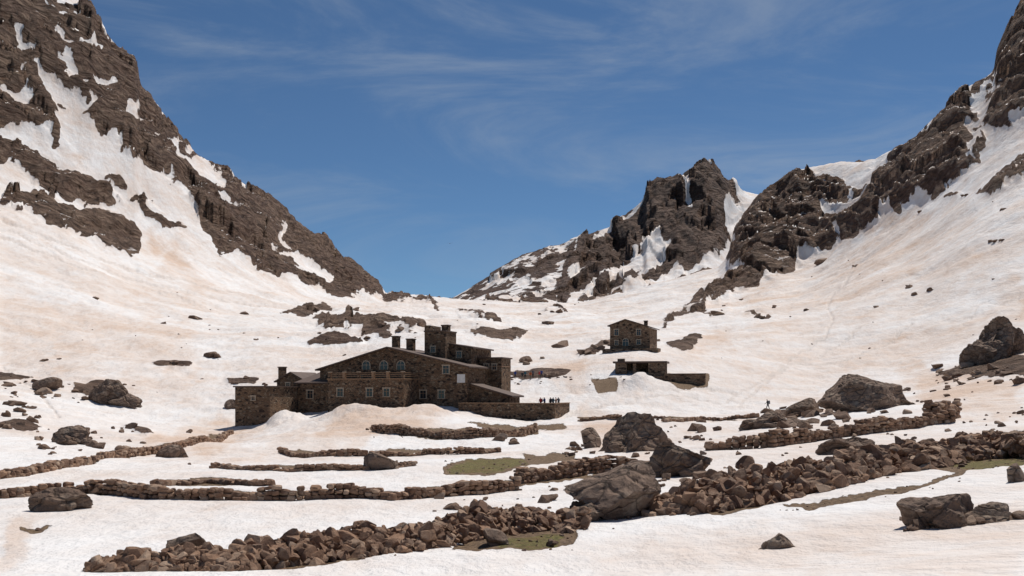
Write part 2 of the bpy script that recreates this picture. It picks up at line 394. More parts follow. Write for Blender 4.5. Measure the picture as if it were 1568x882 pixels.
moraine=np.exp(-((PXg-640)/230)**2)*np.exp(-((PYg-505)/35)**2)
disp+=moraine*(fbm(Xg/22,Yg/22,zz+3,4,0.5,True)-0.5)*5
so_s=sstep(0.2,0.9,sob)
disp-=so_s*np.clip(Yg/60,0.3,1)*0.14
disp+=so_s*(fbm(Xg/0.8,Yg/0.8,zz,3)-0.5)*0.15*sstep(50,30,Yg)
def mound(px,Y0,wpx,wY,h):
    return h*np.exp(-np.abs((PXg-px+wx*30)/wpx)**2.5)*np.exp(-((Yg-Y0)/wY)**2)
disp+=(mound(545,152,44,6,0.9)+mound(590,151,100,8,0.6)+mound(440,158,22,5,1.7)+mound(650,153,35,4,0.6)+mound(976,182,24,4,2.6)+mound(955,178,30,5,1.0))*(0.8+1.0*sn2)
Zg2=Zg+np.where(Tr<3,0.0,disp)
mt=terrain_mat('snow_and_rock',(0.145,0.083,0.057),(0.20,0.125,0.086),(0.36,0.255,0.18),0.94)
terrain=grid_mesh('terrain',Xg,Yg,Zg2,{'rock':rk,'soil_undercut':so,'grass':gr,'dust':du,'ledge':ledge,'track':tr},mt)
def colarr(px):
    i=int(np.clip(np.searchsorted(cols,px)-1,0,len(cols)-2)); a=(px-cols[i])/(cols[i+1]-cols[i])
    return Yg[:,i]*(1-a)+Yg[:,i+1]*a, Zg2[:,i]*(1-a)+Zg2[:,i+1]*a
def hit(px,py):
    Yc,Zc=colarr(px); k0=18
    p=HY-F*Zc[k0:]/Yc[k0:]
    j=int(np.argmax(p<=py))
    if p[j]>py: j=len(p)-30
    if j==0: Y=Yc[k0]
    else:
        t=(p[j-1]-py)/max(p[j-1]-p[j],1e-6); Y=Yc[k0+j-1]*(1-t)+Yc[k0+j]*t
    z=np.interp(Y,Yc,Zc); return np.array([(px-CX)/F*Y,Y,z])
def gz(x,y):
    Yc,Zc=colarr(CX+F*x/y); return float(np.interp(y,Yc,Zc))
# ------------------------------------------------------------ CENTRAL PEAK
pc=np.arange(560,1320,1.5)
psk=[(560,500),(640,478),(690,460),(712,447),(740,430),(760,418),(800,393),(840,380),(868,376),(890,368),(900,360),(940,347),(975,330),(985,324),(990,306),(1005,293),(1030,290),(1045,274),(1060,263),(1078,257),(1092,262),(1104,271),(1112,282),(1120,294),(1145,297),(1165,302),(1200,330),(1260,385),(1320,440)]
cp=np.interp(pc,*zip(*psk)); o=np.ones_like(pc)
KYp=np.array([760*o,900*o,1080*o,1260*o,1500*o,1700*o])
mid=lambda t:(485+(cp-485)*t)
KPp=[495*o,mid(0.12),mid(0.38),mid(0.68),cp]
KZp=[(HY-KPp[i])/F*KYp[i] for i in range(5)]; KZp.append(KZp[4]-150); KZp=np.array(KZp)
cnt=[20,60,80,110,14]
Yp=pchip_rows(KYp,cnt); Zp=pchip_rows(KZp,cnt); Xp=((pc-CX)/F)[None,:]*Yp
PXp=np.broadcast_to(pc[None,:],Yp.shape); PYp=HY-F*Zp/Yp
Tp=np.concatenate([np.arange(n)/n+k for k,n in enumerate(cnt)]+[[5.0]])[:,None]*np.ones_like(Yp)
pr=[[(842,474),(860,425),(880,385),(890,366),(900,350),(985,300),(1000,270),(1060,240),(1100,240),(1125,290),(1140,320),(1122,335),(1100,392),(1070,404),(1030,410),(1000,425),(985,442),(935,450),(920,458),(860,475)],
  [(1060,385),(1120,345),(1125,370),(1080,400)]]
pn=[[(1000,352),(1010,372),(1035,380),(1010,400),(960,428),(915,440),(905,455),(860,470),(880,450),(925,425),(955,402),(985,378)],
  [(1072,254),(1086,256),(1082,268),(1074,264)],[(1040,303),(1060,287),(1050,310)],[(1026,325),(1045,320),(1066,332),(1060,338)],
  [(1112,335),(1130,318),(1128,345),(1110,362)],[(905,358),(985,322),(990,326),(950,347),(915,363)],[(870,430),(895,408),(905,410),(878,436)]]
mP=raster(pr,pn,2)
mP2=raster([[(690,480),(690,455),(760,412),(800,388),(840,372),(892,360),(870,430),(850,470),(700,475)]],(),4)
mPb=blurm(np.maximum(mP,mP2*0.5),20)
wxp=fbm(PXp/22,PYp/22,0*PXp+2,4)-0.5; wyp=fbm(PXp/22+40,PYp/22,0*PXp+2,4)-0.5
rkp=samp(mP,PXp+wxp*26,PYp+wyp*20); rkpb=samp(mPb,PXp,PYp)
lmask=samp(mP2,PXp,PYp)
patch=fbm((Xp+0.7*Zp)/26,Yp/60,(Zp-0.4*Xp)/16,5,0.6)
lsh=lmask*(1-rkp)
rkp=np.maximum(rkp,lsh*np.clip(0.55+(patch-0.48)*5,0,1))
rib=fbm((Xp+0.5*Zp)/75,Yp/400,Zp/220,4,0.5,True)-0.5
nm=fbm(Xp/28+Zp/60,Yp/60,Zp/22,5,0.6,True)-0.5
w3,c3=worley((Xp+0.3*Zp)/55+wxp,(Zp-0.5*Xp)/40+wyp)
w4,c4=worley((Xp+0.3*Zp)/20+wxp,(Zp-0.5*Xp)/15+wyp)
cf=1-0.92*np.exp(-((Tp-4)/0.25)**2)
lf=sstep(860,930,PXp)*0.65+0.35
Zp2=Zp+cf*sstep(0.2,1.6,Tp)*lf*((rib-0.08)*60+nm*10+(c3-0.5)*20+(c4-0.5)*9)*(0.15+0.85*np.clip(rkpb*1.2,0,1))
mp=terrain_mat('peak_rock_and_snow',(0.125,0.075,0.056),(0.165,0.103,0.076),(0.25,0.175,0.13),1.04,0.5)
grid_mesh('mountain_peak',Xp,Yp,Zp2,{'rock':rkp,'soil_undercut':rkp*0,'grass':rkp*0,'dust':rkp*0,'track':rkp*0,'ledge':(1-0.85*lmask)*0.85},mp)
# ------------------------------------------------------------ ROCKS
def ico(sub):
    bm=bmesh.new(); bmesh.ops.create_icosphere(bm,subdivisions=sub,radius=1)
    v=np.array([x.co[:] for x in bm.verts]); f=np.array([[q.index for q in p.verts] for p in bm.faces]); bm.free(); return v,f
ICO={s:ico(s) for s in (2,3,5)}
def make_rock(seed,sub,cuts=12,namp=0.05,boxy=False,dlo=0.28,dhi=0.72):
    r=np.random.default_rng(seed); v,f=ICO[sub]; v=v.copy()*1.0
    if boxy:
        v=np.sign(v)*np.abs(v)**0.45; v*=0.85
    for i in range(cuts):
        n=r.normal(size=3); n/=np.linalg.norm(n); d=r.uniform(dlo,dhi) if not boxy else r.uniform(0.75,1.0)
        s=v@n; v=v-np.outer(np.maximum(0,s-d),n)
    if namp>0:
        nn=fbm(v[:,0]*1.6+seed,v[:,1]*1.6,v[:,2]*1.6,4,0.55,True)-0.5
        nrm=v/np.maximum(np.linalg.norm(v,axis=1,keepdims=True),1e-6); v=v+nrm*(nn*namp*2)[:,None]
        if sub>=5:
            q=fbm(v[:,0]*2.6+seed*3,v[:,1]*2.6,v[:,2]*3.4,2); q=np.floor(q*7)/7-0.5
            v=v+nrm*(q*0.26)[:,None]
    lo=v.min(0); hi=v.max(0); v=(v-(lo+hi)/2)/((hi-lo)/2)
    return v,f
def merged(name,items,mat,smooth=False):
    V=[];Fc=[];R=[];o=0
    for (v,f),loc,sc,rot in items:
        w=(v*np.array(sc))@np.array(rot).T+np.array(loc)
        V.append(w);Fc.append(f+o);R.append(np.full(len(v),random.random()));o+=len(v)
    V=np.concatenate(V);Fc=np.concatenate(Fc);R=np.concatenate(R)
    me=bpy.data.meshes.new(name); me.vertices.add(len(V)); me.vertices.foreach_set('co',V.astype(np.float32).ravel())
    me.loops.add(Fc.size); me.loops.foreach_set('vertex_index',Fc.ravel().astype(np.int32))
    me.polygons.add(len(Fc)); me.polygons.foreach_set('loop_start',np.arange(0,Fc.size,3,dtype=np.int32))
    me.update(calc_edges=True)
    me.polygons.foreach_set('use_smooth',np.full(len(Fc),smooth))
    a=me.attributes.new('rnd','FLOAT','POINT'); a.data.foreach_set('value',R.astype(np.float32))
    me.materials.append(mat)
    ob=bpy.data.objects.new(name,me); scene.collection.objects.link(ob); return ob
def rotm(z=None,tilt=0.3):
    return Euler((random.uniform(-tilt,tilt),random.uniform(-tilt,tilt),random.uniform(0,6.28) if z is None else z)).to_matrix()
boulder_m=rock_mat('boulder_rock',(0.185,0.122,0.088),(0.25,0.172,0.128),(0.40,0.315,0.245),0.8,0.35)
stone_m=rock_mat('wall_stone',(0.165,0.095,0.063),(0.34,0.205,0.13),(0.40,0.29,0.21),1.5,0.10,False)
SR=[make_rock(i,3,11,0.04) for i in range(14)]
SB=[make_rock(50+i,2,8,0.03,True) for i in range(8)]
for i,(px,py,w,h,dep,ex) in enumerate([(945,808,150,92,.9,2),(968,698,125,66,.8,2),(1335,636,135,66,.8,2),(1040,738,135,64,.8,3),(1455,832,165,54,.8,4),
  (1545,555,110,84,.9,8),(160,625,90,44,.7,3),(85,786,92,38,.7,2),(102,684,75,32,.8,3),(260,703,50,22,.8,1),(580,724,50,32,.8,1),(1192,885,62,26,.8,1),(1530,860,80,32,.7,3),
  (1185,657,100,28,.7,3),(1235,640,60,30,.8,2),(285,856,75,38,.8,2),(905,690,34,36,.8,0),(1560,742,36,34,.8,0),(1300,700,90,30,.7,2),(70,600,42,22,.8,1),(615,838,50,36,.8,1),(352,628,22,16,.8,0),(1215,745,40,26,.8,0),(760,838,44,26,.8,0)]):
    p=hit(px,py-h*0.12); Y=p[1]; s=Y/F; its=[]
    for e in range(ex+1):
        if e==0: ox,ww,hh_=(0.12 if ex>6 else 0.0),(1.0 if ex<3 else (0.6 if ex>6 else 0.72)),(0.85 if ex>6 else 1.0)
        else: ox=random.uniform(-.42,.42); ww=random.uniform(.3,.55); hh_=random.uniform(.35,.8)*(1-0.6*abs(ox))
        r=make_rock(200+i*9+e,5 if w>60 else 3,10,0.07)
        hh=h*s*hh_; sz=np.array([w*s/2*ww,w*s/2*dep*ww,hh*0.64])
        yy=p[1]+w*s/2*dep*0.6+(random.uniform(-.7,.1)*w*s/2*dep if e else 0); xx=p[0]+ox*w*s
        its.append((r,(xx,yy,gz(xx,yy)*0.5+p[2]*0.5+hh-sz[2]-h*0.12*s),sz,Euler((random.uniform(-.1,.1),random.uniform(-.15,.15),random.uniform(-.25,.25))).to_matrix()))
    merged('boulder',its,boulder_m)
items=[]
def scat(px,py,w,h=None):
    p=hit(px,py); s=p[1]/F; h=h or w*(0.55 if p[1]<140 else 0.4)
    items.append((random.choice(SR),(p[0],p[1],p[2]+h*s*0.12),(w*s/2,w*s/2*random.uniform(.6,1),h*s*random.uniform(.5,.8)),rotm(None,0.35)))
for px,py,w in [(375,482,16),(303,487,22),(250,495,10),(485,475,16),(545,475,16),(325,547,24),(265,557,14),(68,552,12),(148,458,12),(90,550,8),(392,520,8),(1105,480,28),(1185,470,12),(1160,487,22),(1235,475,10),(1340,470,10),(1390,440,14),(1400,452,12),(1425,445,10),(1536,322,14),(1478,300,12),(1372,300,8),(1410,325,8),(1520,370,12),(1535,368,10),(1260,403,22),(1310,407,8),(1010,405,10),(1022,418,10),(1135,460,8),(810,553,26),(805,560,20),(832,548,10),(850,575,24),(838,578,18),(840,495,22),(860,478,14),(845,478,10),(865,530,26),(888,541,20),(930,528,20),(915,535,20),(905,540,20),(1360,592,20),(1390,598,12),(1455,580,14),(1475,588,16),(1490,575,22),(1440,570,14),(1450,595,14),(1070,662,30),(1095,658,20),(1260,622,20),(1240,628,26),(1215,640,20),(20,618,26),(45,625,16),(15,590,22),(10,638,20),(60,640,14),(55,675,18),(180,690,20),(150,685,30),(200,655,20),(80,695,12),(60,605,18),(120,600,16),(12,655,18),(145,740,10),(60,812,10),(290,712,8),(292,662,12),(770,675,26),(790,678,24),(880,690,20),(870,697,16),(695,780,24),(830,770,40),(845,835,18),(745,765,14),(380,580,14),(360,588,12),(1450,700,10),(405,590,10),(560,520,14),(525,545,10),(640,500,18),(585,500,14),(612,505,14),(505,500,12)]:
    for _ in range(2): scat(px+random.uniform(-.3,.3)*w,py+random.uniform(-.1,.1)*w,w*random.uniform(0.6,1.05))
def cluster(x0,x1,y0,y1,n,smin,smax,slope=0):
    for _ in range(n):
        x=random.uniform(x0,x1)
        scat(x,random.uniform(y0,y1)+slope*(x-x0),smin*(smax/smin)**(random.random()**2))
cluster(0,60,575,660,30,4,24); cluster(60,210,585,620,26,4,28); cluster(50,220,655,695,24,5,28)
cluster(1430,1568,560,590,46,5,26); cluster(470,650,485,530,22,3,9); cluster(1170,1300,622,660,60,6,28)
cluster(780,880,575,590,12,4,10); cluster(1000,1110,640,690,24,5,20); cluster(1270,1420,610,636,20,5,18)
cluster(1380,1440,690,712,16,5,16); cluster(240,500,470,560,9,2.5,6); cluster(1100,1560,300,560,20,2.5,7); cluster(0,400,420,620,10,2.5,7)
cluster(1000,1110,725,790,60,6,34); cluster(860,960,560,600,8,3,7);cluster(1480,1568,840,880,26,6,30)
cluster(700,900,455,500,10,3,8); cluster(1050,1560,690,760,60,5,18,-0.09); cluster(1200,1568,655,675,26,5,16,-0.06)
cluster(640,900,745,790,40,4,22); cluster(140,620,865,882,30,5,18,-0.06); cluster(860,1000,680,715,24,5,18); cluster(870,1010,770,812,16,5,20)
cluster(560,820,655,672,20,3,9); cluster(1380,1540,790,838,20,5,28); cluster(1350,1568,596,640,14,4,12)
cluster(680,820,703,726,26,3,9); cluster(760,880,816,844,30,3,10); cluster(1440,1568,695,718,24,3,9); cluster(1195,1480,775,790,18,3,9,-0.17)
merged('scattered_rocks',items,rock_mat('scattered_rock',(0.14,0.086,0.06),(0.21,0.138,0.098),(0.34,0.245,0.18),0.8,0.15,False))
def path_pts(pts,step):
    P=[hit(*p) for p in pts]; out=[]
    for a,b in zip(P[:-1],P[1:]):
        L=np.linalg.norm((b-a)[:2]); n=max(1,int(L/step)); d=(b-a)/max(L,1e-6)
        for i in range(n):
            q=a+(b-a)*(i/n); out.append((q,math.atan2(d[1],d[0])))
    return out
def wall(name,pts,hpx,stone=0.45,thick=2,rag=0.12):
    it=[]; st=stone
    Ym=np.mean([hit(*p)[1] for p in pts]); H=hpx*Ym/F; rows=max(1,int(round(H/(stone*0.55)))); rh=H/rows
    for r in range(rows):
        for (q,ang) in path_pts(pts,st*0.92):
            gap=math.sin(q[0]*0.9+hpx)+math.sin(q[0]*2.1)
            if rows>1 and r==rows-1 and (random.random()<rag or gap>1.3): continue
            nx,ny=-math.sin(ang),math.cos(ang)
            for t in range(thick):
                o=t*st*0.8+random.uniform(-.1,.1)+0.15*math.sin(q[0]*0.6); x=q[0]+nx*o+math.cos(ang)*random.uniform(-.1,.1)*st; y=q[1]+ny*o
                wob=0.18*H*math.sin(x*0.7+len(pts))+0.1*H*math.sin(x*2.3)
                z=gz(x,y)+(r+0.45)*rh+ (wob*(r+1)/rows)
                k=random.uniform(.75,1.3)
                it.append((random.choice(SB),(x,y,z),(st*random.uniform(.38,.62)*k,st*random.uniform(.4,.6),rh*random.uniform(.45,.66)*k),rotm(ang,0.22)))
    return merged(name,it,stone_m)
wall('dry_stone_wall',[(-60,764),(100,757),(250,764),(400,766),(530,764),(600,766),(700,758),(800,750)],19,0.36)
wall('dry_stone_wall',[(800,740),(860,733),(930,724),(985,719)],22,0.40)
wall('dry_stone_wall',[(-60,742),(40,729),(120,714),(200,700),(300,678),(356,664)],10,0.45)
wall('dry_stone_wall',[(570,661),(640,668),(720,672),(800,669),(825,661)],13,0.45)
wall('dry_stone_wall',[(430,694),(520,699),(620,699),(700,696),(770,692)],9,0.42)
wall('dry_stone_wall',[(325,717),(440,722),(560,720),(640,712)],8,0.40)
wall('dry_stone_wall',[(250,744),(320,740),(420,744)],8,0.4)
wall('dry_stone_wall',[(1085,690),(1180,685),(1250,676),(1350,662),(1430,650),(1466,646)],20,0.5)
wall('dry_stone_wall',[(1430,646),(1468,640)],30,0.7)
wall('dry_stone_wall',[(888,645),(950,643),(1018,642)],6,0.6)
wall('dry_stone_wall',[(1020,646),(1110,643),(1165,639)],5,0.6)
def rubble(name,line,n,smin,smax):
    it=[]
    xs=[l[0] for l in line]; top=[l[1] for l in line]; bot=[l[2] for l in line]
    for i in range(n):
        px=random.uniform(xs[0],xs[-1]); t=np.interp(px,xs,top); b=np.interp(px,xs,bot)
        v=random.random()
        base=hit(px,b-(b-t)*0.10*v); thickpx=(b-t); Y=base[1]
        k=random.uniform(-1,1); halfw=thickpx*Y/F*1.3; H=thickpx*Y/F*0.72
        x=base[0]+random.uniform(-.3,.3); y=base[1]+halfw+ k*halfw
        hgt=H*(1-abs(k)**1.5)*random.uniform(0.55,1.0)*(0.78+0.25*math.sin(px*0.05)*math.sin(px*0.021+2)+0.12*math.sin(px*0.13))
        s=smin*(smax/smin)**(random.random()**1.7)
        if random.random()<0.02: s*=1.7
        z=gz(x,y)+hgt
        it.append((random.choice(SR),(x,y,z-s*0.2),(s*random.uniform(.8,1.35),s*random.uniform(.7,1.1),s*random.uniform(.5,1.0)),rotm(None,1.0)))
    return merged(name,it,stone_m)
rubble('rubble_stone_wall',[(140,868,892),(200,856,890),(270,836,884),(340,826,880),(460,812,868),(560,798,852),(650,786,844),(760,766,822),(830,766,815),(890,772,812)],3800,0.09,0.29)
rubble('rubble_stone_wall',[(1010,752,788),(1080,728,788),(1150,706,778),(1200,690,768),(1280,674,750),(1360,668,728),(1420,660,720),(1500,650,706),(1600,636,696)],4500,0.11,0.42)
# ------------------------------------------------------------ BUILDINGS
masonry=masonry_mat('refuge_masonry',(0.16,0.094,0.057),(0.28,0.175,0.108),(0.12,0.083,0.057),2.0)
masonry2=masonry_mat('hut_masonry',(0.20,0.125,0.08),(0.32,0.21,0.14),(0.145,0.10,0.07),1.8)
roof_m=plain_mat('roof_sheet',(0.12,0.07,0.048),(0.07,0.042,0.03),0.8,0.75)
trim_m=plain_mat('wood_trim',(0.32,0.19,0.105),(0.21,0.12,0.068),4,0.7)
frame_m=plain_mat('window_surround',(0.46,0.36,0.27),(0.36,0.27,0.19),4,0.8)
glass_m,_nt,_b=newmat('window_glass'); _b.inputs['Base Color'].default_value=(0.02,0.025,0.03,1); _b.inputs['Roughness'].default_value=0.08
white_m=plain_mat('white_plaster',(0.7,0.68,0.65),(0.55,0.52,0.5),3)
class Grp:
    def __init__(s,name,px,Y,deg):
        s.t=math.radians(deg); s.c=math.cos(s.t); s.s=math.sin(s.t); s.ox=(px-CX)/F*Y; s.oy=Y
        s.e=bpy.data.objects.new(name,None); s.e.location=(s.ox,Y,0); s.e.rotation_euler=(0,0,-s.t); scene.collection.objects.link(s.e)
    def a(s,px,b):
        u=(px-CX)/F; return (u*s.oy+u*b*s.c-s.ox-b*s.s)/(s.c+u*s.s)
    def Y(s,a,b): return s.oy-a*s.s+b*s.c
    def z(s,py,a,b): return (HY-py)/F*s.Y(a,b)
    def mesh(s,name,V,Fs,mat):
        me=bpy.data.meshes.new(name); me.from_pydata([tuple(map(float,v)) for v in V],[],Fs); me.materials.append(mat)
        bm=bmesh.new(); bm.from_mesh(me); bmesh.ops.recalc_face_normals(bm,faces=bm.faces); bm.to_mesh(me); bm.free()
        ob=bpy.data.objects.new(name,me); ob.parent=s.e; scene.collection.objects.link(ob); return ob
    def hexa(s,name,a0,a1,b0,b1,z0,zt,mat):
        if not hasattr(zt,'__len__'): zt=[zt]*4
        if not hasattr(z0,'__len__'): z0=[z0]*4
        V=[(a0,b0,z0[0]),(a1,b0,z0[1]),(a1,b1,z0[2]),(a0,b1,z0[3]),(a0,b0,zt[0]),(a1,b0,zt[1]),(a1,b1,zt[2]),(a0,b1,zt[3])]
        return s.mesh(name,V,[(0,1,2,3),(4,5,6,7),(0,1,5,4),(1,2,6,5),(2,3,7,6),(3,0,4,7)],mat)
    def prof(s,name,pr,b0,b1,mat):
        n=len(pr); V=[(a,b0,z) for a,z in pr]+[(a,b1,z) for a,z in pr]
        return s.mesh(name,V,[tuple(range(n)),tuple(range(n,2*n))]+[(i,(i+1)%n,n+(i+1)%n,n+i) for i in range(n)],mat)
    def slab(s,name,p0,p1,b0,b1,th,mat):
        return s.prof(name,[p0,p1,(p1[0],p1[1]+th),(p0[0],p0[1]+th)],b0,b1,mat)
    def win(s,px,py,b,w=1.0,h=1.25,arch=False,nm='window'):
        a=s.a(px,b); z=s.z(py,a,b); fw=0.14
        if arch:
            n=12; out=[];inn=[]
            hb=h*0.45
            for i in range(n+1):
                t=math.pi*i/n; out.append((a+math.cos(t)*(w/2+fw),z+math.sin(t)*(w/2+fw))); inn.append((a+math.cos(t)*w/2,z+math.sin(t)*w/2))
            s.prof(nm+'_glass',[(a-w/2,z-hb),(a+w/2,z-hb)]+inn,b-0.04,b+0.1,glass_m)
            for i in range(n): s.prof(nm+'_arch_stone',[inn[i],out[i],out[i+1],inn[i+1]],b-0.10,b+0.05,frame_m)
            for sg in (-1,1): s.hexa(nm+'_jamb',a+sg*(w/2+fw/2)-fw/2,a+sg*(w/2+fw/2)+fw/2,b-0.10,b+0.05,z-hb,z,frame_m)
            s.hexa(nm+'_mullion',a-0.04,a+0.04,b-0.075,b-0.03,z-hb,z+w/2,frame_m)
            s.hexa(nm+'_transom',a-w/2,a+w/2,b-0.07,b-0.03,z-0.03,z+0.05,frame_m)
        else:
            s.hexa(nm+'_glass',a-w/2,a+w/2,b-0.03,b+0.1,z-h/2,z+h/2,glass_m)
            for sg in (-1,1): s.hexa(nm+'_jamb',a+sg*(w/2+fw/2)-fw/2,a+sg*(w/2+fw/2)+fw/2,b-0.10,b+0.05,z-h/2,z+h/2,frame_m)
            s.hexa(nm+'_lintel',a-w/2-fw-.08,a+w/2+fw+.08,b-0.12,b+0.05,z+h/2,z+h/2+0.18,frame_m)
            s.hexa(nm+'_sill',a-w/2-fw-.05,a+w/2+fw+.05,b-0.18,b+0.05,z-h/2-0.1,z-h/2,frame_m)
            s.hexa(nm+'_mullion',a-0.035,a+0.035,b-0.06,b-0.02,z-h/2,z+h/2,trim_m)
            s.hexa(nm+'_transom',a-w/2,a+w/2,b-0.055,b-0.02,z+h*.12,z+h*.12+.06,trim_m)
    def chim(s,px0,px1,py0,py1,b,mat):
        a0=s.a(px0,b); a1=s.a(px1,b); z0=s.z(py1,a0,b)-1; z1=s.z(py0,a0,b)
        d=max(a1-a0,0.7)
        s.hexa('chimney_stack',a0,a1,b,b+d,z0,z1,mat); s.hexa('chimney_cap',a0-.1,a1+.1,b-.1,b+d+.1,z1+.003,z1+.18,roof_m)
G=Grp('stone_refuge',715,160,18)
def Z(py,px,b): return G.z(py,G.a(px,b),b)
def block(nm,pl,pr_,b0,b1,pyb,pyt,mat=masonry,cap=True,capth=0.22,ov=0.25):
    a0=G.a(pl,b0); a1=G.a(pr_,b0); zb=Z(pyb,(pl+pr_)/2,b0); zt=Z(pyt,(pl+pr_)/2,b0)
    G.hexa(nm,a0,a1,b0,b1,zb-2.5,zt,mat)
    if cap: G.hexa(nm+'_roof',a0-ov,a1+ov,b0-ov,b1+ov,zt+.003,zt+capth,roof_m)
    return a0,a1,zt
aL=G.a(490,0); aR=G.a(715,0); aA=G.a(594,0); zL=Z(566,490,0); zR=Z(562,715,0); zA_=Z(533,594,0); zB=Z(632,650,0)-3
G.prof('main_walls',[(aL,zB),(aR,zB),(aR,zR),(aA,zA_),(aL,zL)],0,13,masonry)
sl=(zA_-zL)/(aA-aL); sr=(zR-zA_)/(aR-aA)
G.slab('main_roof',(aL-.7,zL-.7*sl+.004),(aA,zA_+.004),-.5,13.5,.24,roof_m)
G.slab('main_roof_side',(aA+.003,zA_+.004),(aR+.6,zR+.6*sr+.004),-.5,13.5,.24,roof_m)
a0,a1,zt=G.a(455,-2),G.a(503,-2),Z(587,480,-2)
G.hexa('left_wing',a0,a1,-2,11,Z(628,480,-2)-3,[zt,zt,Z(566,480,11),Z(566,480,11)],masonry)
G.hexa('left_wing_roof',a0-.4,a1+.3,-2.4,11.4,[zt-.1,zt-.1,Z(565,480,11)+.1,Z(565,480,11)+.1],[zt+.15,zt+.15,Z(565,480,11)+.35,Z(565,480,11)+.35],roof_m)
a0,a1=G.a(424,3),G.a(468,3); zt=Z(583,440,3); za=Z(571,440,3); am=(a0+a1)/2
G.prof('rear_left_wing',[(a0,zt-6),(a1,zt-6),(a1,zt),(am,za),(a0,zt)],3,11,masonry)
G.slab('rear_left_roof',(a0-.4,zt-.3),(am,za+.004),2.6,11.4,.2,roof_m); G.slab('rear_left_roof_side',(am+.003,za+.004),(a1+.4,zt-.3),2.6,11.4,.2,roof_m)
block('annex',360,413,-11,-2.2,668,593)
b0=-5.5; a0,a1,zt=block('front_terrace',502,618,b0,-.004,630,581,cap=False)
G.hexa('terrace_coping',a0-.12,a1+.12,b0-.12,-.01,zt+.003,zt+.16,trim_m)
for i in range(6):
    aa=a0+.25+(a1-a0-.5)*i/5; G.hexa('terrace_pillar',aa-.22,aa+.22,b0+.05,b0+.5,zt+.163,zt+1.15,masonry if i in(0,5,2) else trim_m)
    G.hexa('pillar_cap',aa-.27,aa+.27,b0,b0+.55,zt+1.153,zt+1.27,frame_m)
for k in (.45,.75,1.02): G.hexa('terrace_rail',a0+.1,a1-.1,b0+.22,b0+.32,zt+k,zt+k+.09,trim_m)
for k in (.45,.75,1.02): G.hexa('terrace_side_rail',a1-.22,a1-.12,b0+.5,-.1,zt+k,zt+k+.09,trim_m)
a0,a1,zt=block('stair_tower',650,682,5,10,560,508,ov=.1)
G.hexa('tower_parapet',a0,a0+1.0,5.02,9.9,zt+.22,zt+1.1,masonry)
G.chim(676,686,499,520,6.5,masonry)
G.chim(600,609,516,534,5,masonry); G.chim(622,632,520,545,5,masonry); G.chim(426,434,563,580,4,masonry)
a0,a1=G.a(680,7),G.a(722,7); z1=Z(526,690,7); z2=Z(533,720,7)
G.hexa('rear_wing',a0,a1,7,17,z1-7,[z1,z2,z2,z1],masonry)
G.hexa('rear_wing_roof',a0-.3,a1+.4,6.7,17.4,[z1+.004,z2-.1,z2-.1,z1+.004],[z1+.26,z2+.16,z2+.16,z1+.26],roof_m)
a0,a1,zt=block('rear_block',733,768,10,15,590,549)
G.hexa('rear_block_band',a0-.05,a1+.05,9.95,15.05,zt-1.4,zt-1.25,trim_m)
block('rear_connector',700,736,11,14,590,555)
a0,a1=G.a(716,1.5),G.a(780,1.5); z1=Z(588,716,1.5); z2=Z(607,780,1.5)
G.hexa('lower_wing',a0,a1,1.5,7,z2-4,[z1,z2,z2,z1],masonry)
G.hexa('lower_wing_roof',a0+.01,a1+.6,1.1,7.5,[z1+.004,z2-.15,z2-.15,z1+.004],[z1+.25,z2+.1,z2+.1,z1+.25],roof_m)
b0=-1.8; a0,a1=G.a(702,b0),G.a(850,b0); zt=Z(618,780,b0)
G.hexa('court_floor',a0,a1,b0,7,Z(650,780,b0)-3,zt-.7,masonry)
G.hexa('court_parapet',a0,a1,b0-.003,b0+.45,zt-.9,zt,masonry); G.hexa('court_side_parapet',a1-.45,a1+.003,b0+.455,7,zt-.9,zt,masonry)
G.hexa('court_coping',a0-.05,a1+.1,b0-.1,b0+.5,zt+.003,zt+.12,trim_m); G.hexa('court_side_coping',a1-.5,a1+.1,b0+.505,7.1,zt+.003,zt+.12,trim_m)
court=(a0,a1,b0,zt-.7)
G.hexa('white_board',G.a(700,-.05),G.a(712,-.05),-.06,-.01,Z(586,706,0),Z(573,706,0),white_m)
for px,py in [(683,566),(648,604),(676,604)]: G.win(px,py,0)
for px in (561,588,614): G.win(px,559,0,1.3,1.7,True)
for px in (521,566,592): G.win(px,601,-5.5)
G.win(475,604,-2); G.win(663,535,5,.7,.9); G.win(703,543,7,.8,1.0); G.win(745,562,10,.7,.9); G.win(757,562,10,.7,.9); G.win(441,590,3,.7,.8); G.win(388,610,-11,.6,.6)
G2=Grp('stone_hut',995,225,20)
a0=G2.a(934,0); a1=0; z0=G2.z(545,0,0)-2; ze=G2.z(502,0,0); zl=G2.z(499,a0,0); am=G2.a(958,0); za=G2.z(490,am,0)
G2.prof('hut_walls',[(a0,z0),(a1,z0),(a1,ze),(am,za),(a0,zl)],0,8,masonry2)
G2.slab('hut_roof',(a0-.5,zl-.15),(am,za+.004),-.5,8.5,.22,roof_m); G2.slab('hut_roof_side',(am+.003,za+.004),(a1+.5,ze-.08),-.5,8.5,.22,roof_m)
for px in (944,978): G2.win(px,509,0,.9,1.3)
G2.win(958,523,0,1.3,2.2,True,'door'); G2.win(944,525,0,.7,1.0); G2.win(978,524,0,.9,1.0)
G2.chim(986,991,492,502,2,masonry2)
G2.hexa('hut_terrace',a0-1,a1+2.5,-3,-.01,z0,G2.z(534,0,0),masonry2)
G3=Grp('stone_shelter',1018,188,14)
a0=G3.a(942,0); a1=0; zt=G3.z(556,-5,0); zb=G3.z(592,-5,0)-3
G3.hexa('shelter_back_wall',a0,a1,4.5,5,zb,zt,masonry2)
